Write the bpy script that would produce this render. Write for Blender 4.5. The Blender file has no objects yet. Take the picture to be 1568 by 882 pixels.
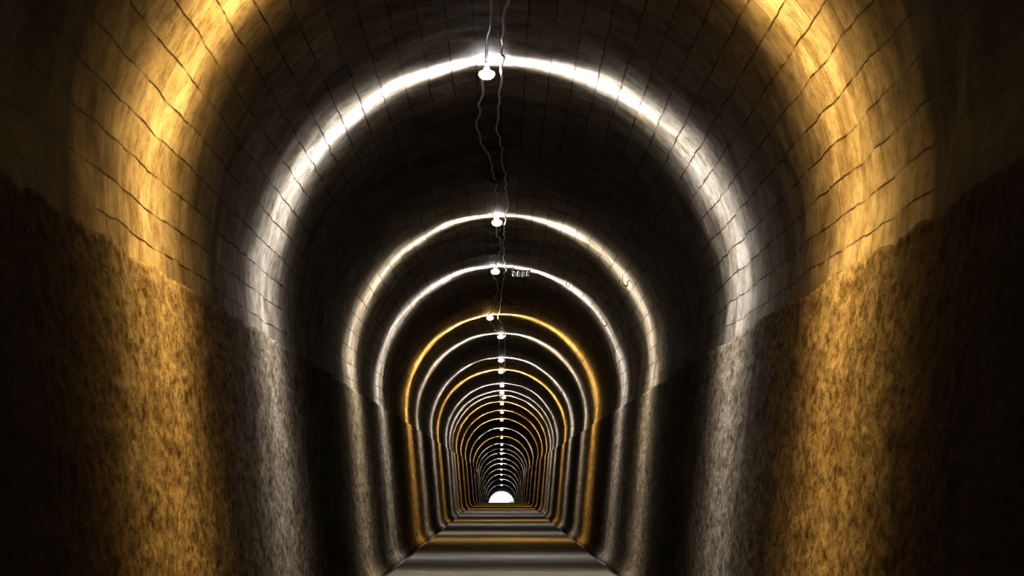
import bpy, math, numpy as np, random
from mathutils import Vector
random.seed(4)
R = 2.2
sc = bpy.context.scene
K = 7.7e-5
END = 250*R
BACK = -18*R
VS = .985

def drop(y):
    t = np.maximum(np.asarray(y, float)/R-70, 0)
    return K*t*t*R

# ---------------- noise ----------------
rng = np.random.RandomState(7)
TAB = rng.rand(256, 256)
def vnoise(x, y):
    xi = np.floor(x).astype(int); yi = np.floor(y).astype(int)
    fx = x-xi; fy = y-yi
    fx = fx*fx*(3-2*fx); fy = fy*fy*(3-2*fy)
    a = TAB[xi % 256, yi % 256]; b = TAB[(xi+1) % 256, yi % 256]
    c = TAB[xi % 256, (yi+1) % 256]; d = TAB[(xi+1) % 256, (yi+1) % 256]
    return (a*(1-fx)+b*fx)*(1-fy)+(c*(1-fx)+d*fx)*fy - 0.5

# ---------------- material helpers ----------------
def newmat(name):
    m = bpy.data.materials.new(name); m.use_nodes = True
    nt = m.node_tree; bs = nt.nodes['Principled BSDF']
    return m, nt, bs
def noise_node(nt, vec, scale, detail=6, rough=0.6):
    n = nt.nodes.new('ShaderNodeTexNoise'); n.inputs['Scale'].default_value = scale
    n.inputs['Detail'].default_value = detail; n.inputs['Roughness'].default_value = rough
    nt.links.new(vec, n.inputs['Vector']); return n.outputs['Fac']
def ramp(nt, fac, stops):
    r = nt.nodes.new('ShaderNodeValToRGB')
    el = r.color_ramp.elements
    while len(el) < len(stops): el.new(0.5)
    for e, (p, c) in zip(el, stops):
        e.position = p; e.color = (*c, 1)
    nt.links.new(fac, r.inputs['Fac']); return r.outputs['Color']
def mixc(nt, mode, fac, a, b):
    m = nt.nodes.new('ShaderNodeMix'); m.data_type = 'RGBA'; m.blend_type = mode
    if isinstance(fac, float): m.inputs[0].default_value = fac
    else: nt.links.new(fac, m.inputs[0])
    for s, v in ((6, a), (7, b)):
        if isinstance(v, tuple): m.inputs[s].default_value = (*v, 1)
        else: nt.links.new(v, m.inputs[s])
    return m.outputs[2]
def bump(nt, h, strength, dist, normal=None):
    b = nt.nodes.new('ShaderNodeBump'); b.inputs['Strength'].default_value = strength
    b.inputs['Distance'].default_value = dist
    nt.links.new(h, b.inputs['Height'])
    if normal is not None: nt.links.new(normal, b.inputs['Normal'])
    return b.outputs['Normal']
def scaled(nt, vec, s):
    n = nt.nodes.new('ShaderNodeVectorMath'); n.operation = 'MULTIPLY'
    nt.links.new(vec, n.inputs[0]); n.inputs[1].default_value = s
    return n.outputs[0]

def mat_vault():
    m, nt, bs = newmat('concrete_block_lining')
    uv = nt.nodes.new('ShaderNodeTexCoord').outputs['UV']
    wn = nt.nodes.new('ShaderNodeTexNoise'); wn.inputs['Scale'].default_value = 1.4
    wn.inputs['Detail'].default_value = 3
    nt.links.new(uv, wn.inputs['Vector'])
    ma = nt.nodes.new('ShaderNodeVectorMath'); ma.operation = 'MULTIPLY_ADD'
    nt.links.new(wn.outputs['Color'], ma.inputs[0]); ma.inputs[1].default_value = (.12, .045, 0)
    nt.links.new(uv, ma.inputs[2])
    br = nt.nodes.new('ShaderNodeTexBrick')
    nt.links.new(ma.outputs[0], br.inputs['Vector'])
    br.offset = 0.37
    br.inputs['Scale'].default_value = 1.0
    br.inputs['Brick Width'].default_value = 0.6
    br.inputs['Row Height'].default_value = 0.225
    br.inputs['Mortar Size'].default_value = 0.010
    br.inputs['Mortar Smooth'].default_value = 0.7
    br.inputs['Color1'].default_value = (.28, .262, .228, 1)
    br.inputs['Color2'].default_value = (.18, .163, .137, 1)
    br.inputs['Mortar'].default_value = (.035, .027, .02, 1)
    f0 = noise_node(nt, uv, 1.1, 4, .6)
    jf = ramp(nt, f0, [(.45, (1, 1, 1)), (.62, (.25, .25, .25))])
    col = mixc(nt, 'MIX', jf, (.225, .207, .18), br.outputs['Color'])
    n1 = noise_node(nt, uv, .8, 5, .68)
    col = mixc(nt, 'MULTIPLY', 1.0, col, ramp(nt, n1, [(.34, (.42, .36, .28)), (.5, (.9, .87, .82)), (.66, (1.15, 1.13, 1.1))]))
    n2 = noise_node(nt, scaled(nt, uv, (.5, 1, 1)), 8, 5, .72)
    col = mixc(nt, 'MULTIPLY', .8, col, ramp(nt, n2, [(.32, (.48, .43, .37)), (.55, (1, 1, 1))]))
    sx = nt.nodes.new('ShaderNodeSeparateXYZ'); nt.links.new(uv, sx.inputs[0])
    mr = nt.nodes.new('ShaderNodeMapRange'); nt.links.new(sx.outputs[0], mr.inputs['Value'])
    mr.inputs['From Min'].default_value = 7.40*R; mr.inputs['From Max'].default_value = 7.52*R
    col = mixc(nt, 'MIX', mr.outputs['Result'], mixc(nt, 'MULTIPLY', 1.0, col, (.15, .11, .075)), col)  # near lining section darker; its colour stands in for fading lamplight
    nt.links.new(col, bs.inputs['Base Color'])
    bs.inputs['Roughness'].default_value = .65
    bs.inputs['Specular IOR Level'].default_value = .12
    nb = bump(nt, n2, .4, .02)
    nt.links.new(nb, bs.inputs['Normal'])
    return m

def mat_dado():
    m, nt, bs = newmat('roughcast_render')
    uv = nt.nodes.new('ShaderNodeTexCoord').outputs['UV']
    uvs = scaled(nt, uv, (.42, 1, 1))
    n1 = noise_node(nt, uv, .8, 5, .65)
    n2 = noise_node(nt, uvs, 17, 5, .75)
    n3 = noise_node(nt, uvs, 5, 4, .65)
    col = ramp(nt, n1, [(.33, (.125, .103, .076)), (.5, (.19, .166, .131)), (.7, (.235, .21, .172))])
    col = mixc(nt, 'MULTIPLY', 1.0, col, ramp(nt, n2, [(.38, (.42, .36, .28)), (.52, (.9, .88, .84)), (.7, (1.2, 1.18, 1.13))]))
    col = mixc(nt, 'MULTIPLY', .8, col, ramp(nt, n3, [(.36, (.46, .40, .32)), (.52, (1, 1, 1))]))
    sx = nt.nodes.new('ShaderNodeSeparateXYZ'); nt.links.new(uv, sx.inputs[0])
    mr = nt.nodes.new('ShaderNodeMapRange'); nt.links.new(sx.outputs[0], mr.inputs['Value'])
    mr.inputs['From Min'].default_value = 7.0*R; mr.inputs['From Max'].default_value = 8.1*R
    col = mixc(nt, 'MIX', mr.outputs['Result'], mixc(nt, 'MULTIPLY', 1.0, col, (.30, .22, .16)), col)  # light falloff at the near end painted into the roughcast colour
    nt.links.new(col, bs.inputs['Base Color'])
    bs.inputs['Roughness'].default_value = .8
    bs.inputs['Specular IOR Level'].default_value = .12
    nb = bump(nt, n2, .55, .02)
    nt.links.new(nb, bs.inputs['Normal'])
    return m

def mat_floor():
    m, nt, bs = newmat('worn_concrete_floor')
    uv = nt.nodes.new('ShaderNodeTexCoord').outputs['UV']
    n1 = noise_node(nt, uv, .5, 5, .6)
    n2 = noise_node(nt, uv, 7, 4, .7)
    col = ramp(nt, n1, [(.3, (.085, .078, .069)), (.7, (.20, .185, .165))])
    col = mixc(nt, 'MULTIPLY', .7, col, ramp(nt, n2, [(.35, (.5, .47, .43)), (.6, (1, 1, 1))]))
    nt.links.new(col, bs.inputs['Base Color'])
    bs.inputs['Roughness'].default_value = .7
    bs.inputs['Specular IOR Level'].default_value = .2
    nt.links.new(bump(nt, n2, .3, .01), bs.inputs['Normal'])
    return m

def mat_simple(name, c, rough=.6, metal=0., nscale=30):
    m, nt, bs = newmat(name)
    oc = nt.nodes.new('ShaderNodeTexCoord').outputs['Object']
    n = noise_node(nt, oc, nscale, 3, .6)
    nt.links.new(ramp(nt, n, [(.3, tuple(x*.65 for x in c)), (.7, c)]), bs.inputs['Base Color'])
    bs.inputs['Roughness'].default_value = rough; bs.inputs['Metallic'].default_value = metal
    return m
def mat_emit(name, c, s):
    m, nt, bs = newmat(name)
    bs.inputs['Base Color'].default_value = (.9, .9, .9, 1)
    bs.inputs['Emission Color'].default_value = (*c, 1)
    bs.inputs['Emission Strength'].default_value = s
    return m

# ---------------- mesh helpers ----------------
def link(ob):
    sc.collection.objects.link(ob); return ob
def grid_obj(name, X, Y, Z, U, V, mat, flip=False, smooth=True):
    ny, nx = X.shape
    verts = np.stack([X, Y, Z], -1).reshape(-1, 3)
    idx = np.arange(ny*nx).reshape(ny, nx)
    a = idx[:-1, :-1]; b = idx[:-1, 1:]; c = idx[1:, 1:]; d = idx[1:, :-1]
    q = np.stack([a, b, c, d] if not flip else [a, d, c, b], -1).reshape(-1, 4)
    me = bpy.data.meshes.new(name)
    me.from_pydata(verts.tolist(), [], q.tolist())
    uvl = me.uv_layers.new(name='UVMap')
    uvs = np.stack([U, V], -1).reshape(-1, 2)[q.reshape(-1)]
    uvl.data.foreach_set('uv', uvs.reshape(-1).astype(np.float32))
    me.polygons.foreach_set('use_smooth', [smooth]*len(me.polygons))
    me.materials.append(mat); me.update()
    return link(bpy.data.objects.new(name, me))

def stations(fine):
    s = [np.arange(BACK, 6.5*R, .8), np.arange(6.5*R, 16*R, fine), np.arange(16*R, 36*R, fine*3), np.arange(36*R, END, 1.0), [END]]
    return np.concatenate(s)

HS = 1.35*R
def half_w(h):
    h = np.clip(h, 0, HS)
    return R*(.875+.115*(h/HS)**.95)

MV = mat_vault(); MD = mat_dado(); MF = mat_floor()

# ---- vault (ceiling) ----
low = 1.17*R
hl = np.linspace(low, HS, 8)[:-1]
th = np.linspace(math.pi, 0, 150)
px = np.concatenate([-half_w(hl), .99*R*np.cos(th), half_w(hl)[::-1]])
pz = np.concatenate([hl, HS+VS*R*np.sin(th), hl[::-1]])
al = np.concatenate([[0], np.cumsum(np.hypot(np.diff(px), np.diff(pz)))])
ys = stations(.07)
Yg, Ag = np.meshgrid(ys, al, indexing='ij')
nz = .045*vnoise(Yg*.35, Ag*.6)+.036*vnoise(Yg*1.1+9, Ag*1.9)+.018*vnoise(Yg*2.4+5, Ag*4)+.008*vnoise(Yg*6, Ag*8)
sc_ = 1-nz/R
Xg = px[None, :]*sc_
Zg = HS+(pz[None, :]-HS)*sc_ - drop(Yg)
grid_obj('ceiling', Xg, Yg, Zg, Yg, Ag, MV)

# ---- roughcast walls ----
ys = stations(.045)
for side, nm in ((-1, 'wall_left'), (1, 'wall_right')):
    hh = np.linspace(-.06*R, 1.20*R, 112)
    Yg, Hg = np.meshgrid(ys, hh, indexing='ij')
    top = 1.0+.02*vnoise(Yg*1.3+side*20, Yg*0+3)+.035*vnoise(Yg*5+side*50, Yg*0+8)
    Hs = np.where(Hg > R, R+(Hg-R)*top**3, Hg)
    off = side*70
    n = .035*vnoise(Yg*.8+off, Hg*.9)+.022*vnoise(Yg*2.4+off, Hg*5)+.024*vnoise(Yg*5+off, Hg*11)+.020*vnoise(Yg*11+off, Hg*22)
    t = .040
    fil = .05*R*np.exp(-np.maximum(Hg+.02*R, 0)/(.03*R))
    Wd = half_w(Hs)-t-n*.8-fil
    Wd[:, -1] = half_w(Hs[:, -1])+.05
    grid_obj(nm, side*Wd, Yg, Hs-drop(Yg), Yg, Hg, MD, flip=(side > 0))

# ---- floor with side gutters ----
fx = np.array([-.95, -.80, -.765, -.755, -.735]+list(np.linspace(-.72, .72, 30))+[.735, .755, .765, .80, .95])*R
fz = np.array([-.035, -.045, -.045, -.03, -.003]+[0]*30+[-.003, -.03, -.045, -.045, -.035])*R
ys = stations(.15)
Yg, Ag = np.meshgrid(ys, fx, indexing='ij')
Zg = fz[None, :]+.012*vnoise(Yg*.5, Ag*.7)+.006*vnoise(Yg*2, Ag*3) - drop(Yg)
grid_obj('floor', Ag, Yg, Zg, Yg, Ag, MF, flip=True)

# ---- added, unseen cap far behind the viewer, keeping sky light out of the bore ----
bx = np.concatenate([px, [R*.9, -R*.9]]); bz = np.concatenate([pz, [-.1, -.1]])
me = bpy.data.meshes.new('rear_light_block')
me.from_pydata([(x*1.03, BACK+.05, z*1.01) for x, z in zip(bx, bz)], [], [list(range(len(bx)))])
me.materials.append(mat_simple('dark_light_block', (.08, .07, .06), .9, 0, 3))
link(bpy.data.objects.new('rear_light_block', me))

# ---------------- lamps ----------------
M_sock = mat_simple('black_socket', (.05, .05, .05), .4)
M_iron = mat_simple('rusty_iron', (.34, .27, .19), .55, .2)
COL = {'w': (1., .67, .25), 'c': (.98, .97, 1.), 'n': (1., .94, .85)}
POW = {'w': 1800., 'c': 1350., 'n': 1400.}
NEX = {'w': 2.9, 'c': 3.1, 'n': 3.3}
BASE = {'w': .010, 'c': .005, 'n': .003}
MB = {k: mat_emit(n, tuple(.6+.4*c for c in COL[k]), 12.) for k, n in (('w', 'warm_bulb'), ('c', 'cool_bulb'), ('n', 'neutral_bulb'))}
def lamp_light(k):
    # photometric distribution of the luminaire: strong sideways, weak along the bore
    ld = bpy.data.lights.new('lamp_light', 'POINT'); ld.energy = POW[k]; ld.color = COL[k]
    ld.shadow_soft_size = .075; ld.use_soft_falloff = False
    ld.use_nodes = True; nt = ld.node_tree
    em = nt.nodes['Emission']
    g = nt.nodes.new('ShaderNodeNewGeometry')
    s = nt.nodes.new('ShaderNodeSeparateXYZ'); nt.links.new(g.outputs['Incoming'], s.inputs[0])
    def M(op, a, b):
        n = nt.nodes.new('ShaderNodeMath'); n.operation = op
        for i, v in enumerate((a, b)):
            if isinstance(v, (int, float)): n.inputs[i].default_value = v
            else: nt.links.new(v, n.inputs[i])
        return n.outputs[0]
    yy = M('MULTIPLY', s.outputs['Y'], s.outputs['Y'])
    o = M('MAXIMUM', M('SUBTRACT', 1.0, yy), 0.0)
    o = M('POWER', o, NEX[k])
    o = M('ADD', o, BASE[k])
    nt.links.new(o, em.inputs['Strength'])
    return ld
LD = {k: lamp_light(k) for k in 'wcn'}
def lathe(verts, faces, mats, prof, seg, cx, cy, cz, mi):
    base = len(verts)
    for (r, z) in prof:
        for k in range(seg):
            a = 2*math.pi*k/seg
            verts.append((cx+r*math.cos(a), cy+r*math.sin(a), cz+z))
    for i in range(len(prof)-1):
        for k in range(seg):
            a = base+i*seg+k; b = base+i*seg+(k+1) % seg
            faces.append((a, b, b+seg, a+seg)); mats.append(mi)
CR = HS+VS*R
lamps = [ # y/R, x/R, kind
 (9.1, -.055, 'w'), (13.5, -.062, 'c'), (21.3, -.03, 'n'), (26.3, -.05, 'c'), (33.8, -.12, 'w'),
 (38.2, -.01, 'n'), (45.7, -.01, 'c'), (50.5, -.01, 'w'), (57.8, .01, 'c'), (62.5, .01, 'c'), (66.0, .05, 'n'), (71.4, .01, 'w'),
 (80, .01, 'w'), (89, .0, 'w'), (102, .0, 'n'), (115, .0, 'w'), (128, .0, 'n'), (138, 0, 'c'), (147, .0, 'c'), (160, .0, 'n'),
 (172, .0, 'c'), (186, 0, 'n'), (200, 0, 'c'), (214, 0, 'c'), (230, 0, 'c')]
for (yy, xx, k) in lamps:
    v, f, mi = [], [], []
    x = xx*R; y = yy*R; z = CR - float(drop(y)) - .01
    lathe(v, f, mi, [(.001, .03), (.045, .03), (.045, -.002), (.02, -.006), (.02, -.03), (.026, -.032), (.026, -.055), (.001, -.055)], 10, 0, 0, 0, 0)
    prof = [(.018, -.050), (.044, -.056), (.068, -.070), (.074, -.092), (.064, -.116), (.038, -.134), (.0005, -.140)]
    lathe(v, f, mi, prof, 20, 0, 0, 0, 1)
    me = bpy.data.meshes.new('ceiling_lamp'); me.from_pydata(v, [], f)
    me.materials.append(M_sock); me.materials.append(MB[k])
    me.polygons.foreach_set('material_index', mi)
    me.polygons.foreach_set('use_smooth', [True]*len(f))
    ob = link(bpy.data.objects.new('ceiling_lamp', me)); ob.location = (x, y, z)
    lo = link(bpy.data.objects.new('lamp_light', LD[k])); lo.parent = ob; lo.location = (0, 0, -.098)

# ---------------- cables ----------------
M_cable = mat_simple('grey_cable_sheath', (.8, .78, .74), .35)
def ceil_z(x, y):
    return HS+VS*math.sqrt(max(R*R-x*x, 0)) - float(drop(y))
def curve_obj(name, pls, rad, mat, typ='NURBS'):
    cu = bpy.data.curves.new(name, 'CURVE'); cu.dimensions = '3D'; cu.bevel_depth = rad; cu.bevel_resolution = 2
    for pts in pls:
        s = cu.splines.new(typ); s.points.add(len(pts)-1)
        for p, q in zip(s.points, pts): p.co = (*q, 1)
        if typ == 'NURBS': s.order_u = 3; s.use_endpoint_u = True
    cu.materials.append(mat)
    return link(bpy.data.objects.new(name, cu))
def cable(name, keys, seed):
    rs = random.Random(seed)
    ky = [k[0] for k in keys]; kx = [k[1] for k in keys]
    pts = []; y = 4*R
    while y < 235*R:
        x = float(np.interp(y/R, ky, kx))*R
        amp = .028
        x += rs.uniform(-amp, amp)
        pts.append((x, y, ceil_z(x, y)-.05-rs.uniform(0, .06)))
        y += rs.uniform(.4, .75)*(1 if y < 40*R else 3)
    curve_obj(name, [pts], .012, M_cable)
cable('power_cable', [(4, -.02), (11.5, -.045), (13.3, -.065), (15.5, -.115), (17, -.07), (18.5, -.03), (21.3, -.05), (24, .0), (26.3, -.07), (29, -.03), (33.8, -.14), (38, -.03), (250, -.02)], 1)
cable('power_cable', [(4, .03), (11.5, .02), (12.8, 0.), (13.7, .01), (15.5, -.03), (17, .005), (19.5, .035), (21.3, .03), (24, .01), (26.3, .03), (29, -.0), (33.8, -.03), (38, .04), (250, .03)], 2)

def clamp(y, x, w=.22):
    y *= R; x *= R
    v, f, mi = [], [], []
    def box(cx, cy, cz, sx, sy, sz):
        b = len(v)
        for dx in (-1, 1):
            for dy in (-1, 1):
                for dz in (-1, 1): v.append((cx+dx*sx/2, cy+dy*sy/2, cz+dz*sz/2))
        for q in ((0, 1, 3, 2), (4, 6, 7, 5), (0, 4, 5, 1), (2, 3, 7, 6), (0, 2, 6, 4), (1, 5, 7, 3)):
            f.append([b+i for i in q])
    box(0, 0, -.045, w, .05, .012); box(-w*.42, 0, -.02, .03, .05, .06); box(w*.42, 0, -.02, .03, .05, .06)
    box(0, .0, -.075, w*.35, .06, .03); box(-w*.2, 0, -.062, .03, .07, .05); box(w*.24, 0, -.062, .03, .07, .05)
    me = bpy.data.meshes.new('cable_clamp'); me.from_pydata(v, [], f); me.materials.append(M_iron)
    ob = link(bpy.data.objects.new('cable_clamp', me)); ob.location = (x, y, ceil_z(x, y)-.005)
    bv = ob.modifiers.new('b', 'BEVEL'); bv.width = .004
for y, x in ((16.1, -.103), (18.5, -.04), (22.3, -.055), (23.5, .0), (29, -.04), (31, .02)):
    clamp(y, x)

def rack():
    v, f, mi = [], [], []
    lathe(v, f, mi, [(.001, 0), (.008, 0), (.008, -.13), (.001, -.13)], 8, -.15, 0, 0, 0)
    lathe(v, f, mi, [(.001, 0), (.008, 0), (.008, -.13), (.001, -.13)], 8, .15, 0, 0, 0)
    b = len(v)
    for dx in (-.17, .17):
        for dy in (-.012, .012):
            for dz in (-.085, -.065): v.append((dx, dy, dz))
    for q in ((0, 1, 3, 2), (4, 6, 7, 5), (0, 4, 5, 1), (2, 3, 7, 6), (0, 2, 6, 4), (1, 5, 7, 3)):
        f.append([b+i for i in q]); mi.append(0)
    for i in range(4):
        cx = -.12+i*.08
        lathe(v, f, mi, [(.001, -.08), (.015, -.085), (.015, -.105), (.03, -.11), (.032, -.13), (.018, -.14), (.028, -.15), (.03, -.17), (.018, -.185), (.001, -.187)], 12, cx, 0, 0, 1)
    me = bpy.data.meshes.new('insulator_rack'); me.from_pydata(v, [], f)
    me.materials.append(M_iron); me.materials.append(mat_simple('glazed_porcelain', (.9, .89, .85), .2))
    me.polygons.foreach_set('material_index', mi)
    ob = link(bpy.data.objects.new('insulator_rack', me)); ob.location = (.155*R, 26.1*R, ceil_z(.155*R, 26*R)-.01)
rack()

def hook(x, y, h, s=1., mir=1):
    pts = []
    for t in np.linspace(0, 1, 14):
        a = math.pi*1.25*t
        pts.append((mir*(-.035*math.cos(a)*s), -.02, (-.02-.05*math.sin(a)-.06*t)*s))
    pts = [(-.03*mir*s, .03, .06*s), (-.03*mir*s, -.02, .05*s)]+pts
    pts += [(mir*.05*s, -.02, -.02*s)]
    ob = curve_obj('iron_hook', [pts], .007*s, M_iron)
    ob.location = (x*R, y*R, (h+.6)*R)
hook(.80, 21.15, 1.315, 1.2); hook(.82, 26.15, 1.295, 1.2); hook(.525, 25.9, 1.575, .8)

# ---------------- outside the far portal ----------------
gz = -float(drop(END))
M_g = mat_simple('pale_gravel', (.62, .6, .52), .9, 0, .8)
X, Y = np.meshgrid(np.linspace(-250, 250, 40), np.linspace(END-.5, END+900, 60), indexing='xy')
Z = gz-.02+.0*X
Z = np.where(np.abs(X) > 6, gz-.02+np.minimum((np.abs(X)-6)*.12, 6)+.3*vnoise(X*.1, Y*.1), Z)
grid_obj('ground', X, Y, Z, X, Y, M_g)
M_leaf = mat_simple('pale_foliage', (.24, .36, .26), .7, 0, 2)
def shrub(x, y, s, h):
    v, f = [], []
    for c in range(9):
        ox, oy, oz = random.uniform(-.6, .6)*s, random.uniform(-.6, .6)*s, random.uniform(.3, 1)*h
        rr = random.uniform(.35, .6)*s
        n, mseg = 8, 12; b = len(v)
        for i in range(n+1):
            for j in range(mseg):
                a = math.pi*i/n; p = 2*math.pi*j/mseg; q = rr*random.uniform(.8, 1.15)
                v.append((ox+q*math.sin(a)*math.cos(p), oy+q*math.sin(a)*math.sin(p), max(oz+q*math.cos(a), 0)))
        for i in range(n):
            for j in range(mseg):
                f.append((b+i*mseg+j, b+i*mseg+(j+1) % mseg, b+(i+1)*mseg+(j+1) % mseg, b+(i+1)*mseg+j))
    me = bpy.data.meshes.new('shrub'); me.from_pydata(v, [], f); me.materials.append(M_leaf)
    ob = link(bpy.data.objects.new('shrub', me)); ob.location = (x, y, gz)
shrub(2.6, END+60, 1.6, 2.2); shrub(-3.4, END+85, 1.8, 2.0); shrub(4.5, END+120, 2.5, 3.5)

w = bpy.data.worlds.new('sky'); sc.world = w; w.use_nodes = True
nt = w.node_tree; bg = nt.nodes['Background']
sky = nt.nodes.new('ShaderNodeTexSky')
sky.sky_type = 'HOSEK_WILKIE'; sky.turbidity = 4; sky.sun_direction = (.3, .2, .9)
mx = nt.nodes.new('ShaderNodeMix'); mx.data_type = 'RGBA'; mx.inputs[0].default_value = .6
nt.links.new(sky.outputs[0], mx.inputs[6]); mx.inputs[7].default_value = (.85, .93, 1, 1)
nt.links.new(mx.outputs[2], bg.inputs['Color']); bg.inputs['Strength'].default_value = 2.2

# ---------------- camera ----------------
F = 5000/1568
cam = bpy.data.cameras.new('camera'); cam.sensor_width = 36; cam.lens = 36*F
cam.clip_end = 5000; cam.clip_start = .1
co = link(bpy.data.objects.new('camera', cam))
co.location = (0, 0, .6*R)
pitch = math.atan((737-441)/5000); yaw = math.atan((784-768)/5000)
co.rotation_euler = (math.pi/2+pitch, 0, -yaw)
sc.camera = co
sc.view_settings.view_transform = 'Standard'
for lk in ('High Contrast', 'Medium High Contrast', 'None'):
    try:
        sc.view_settings.look = lk; print('LOOK', lk); break
    except Exception as e: print(e)
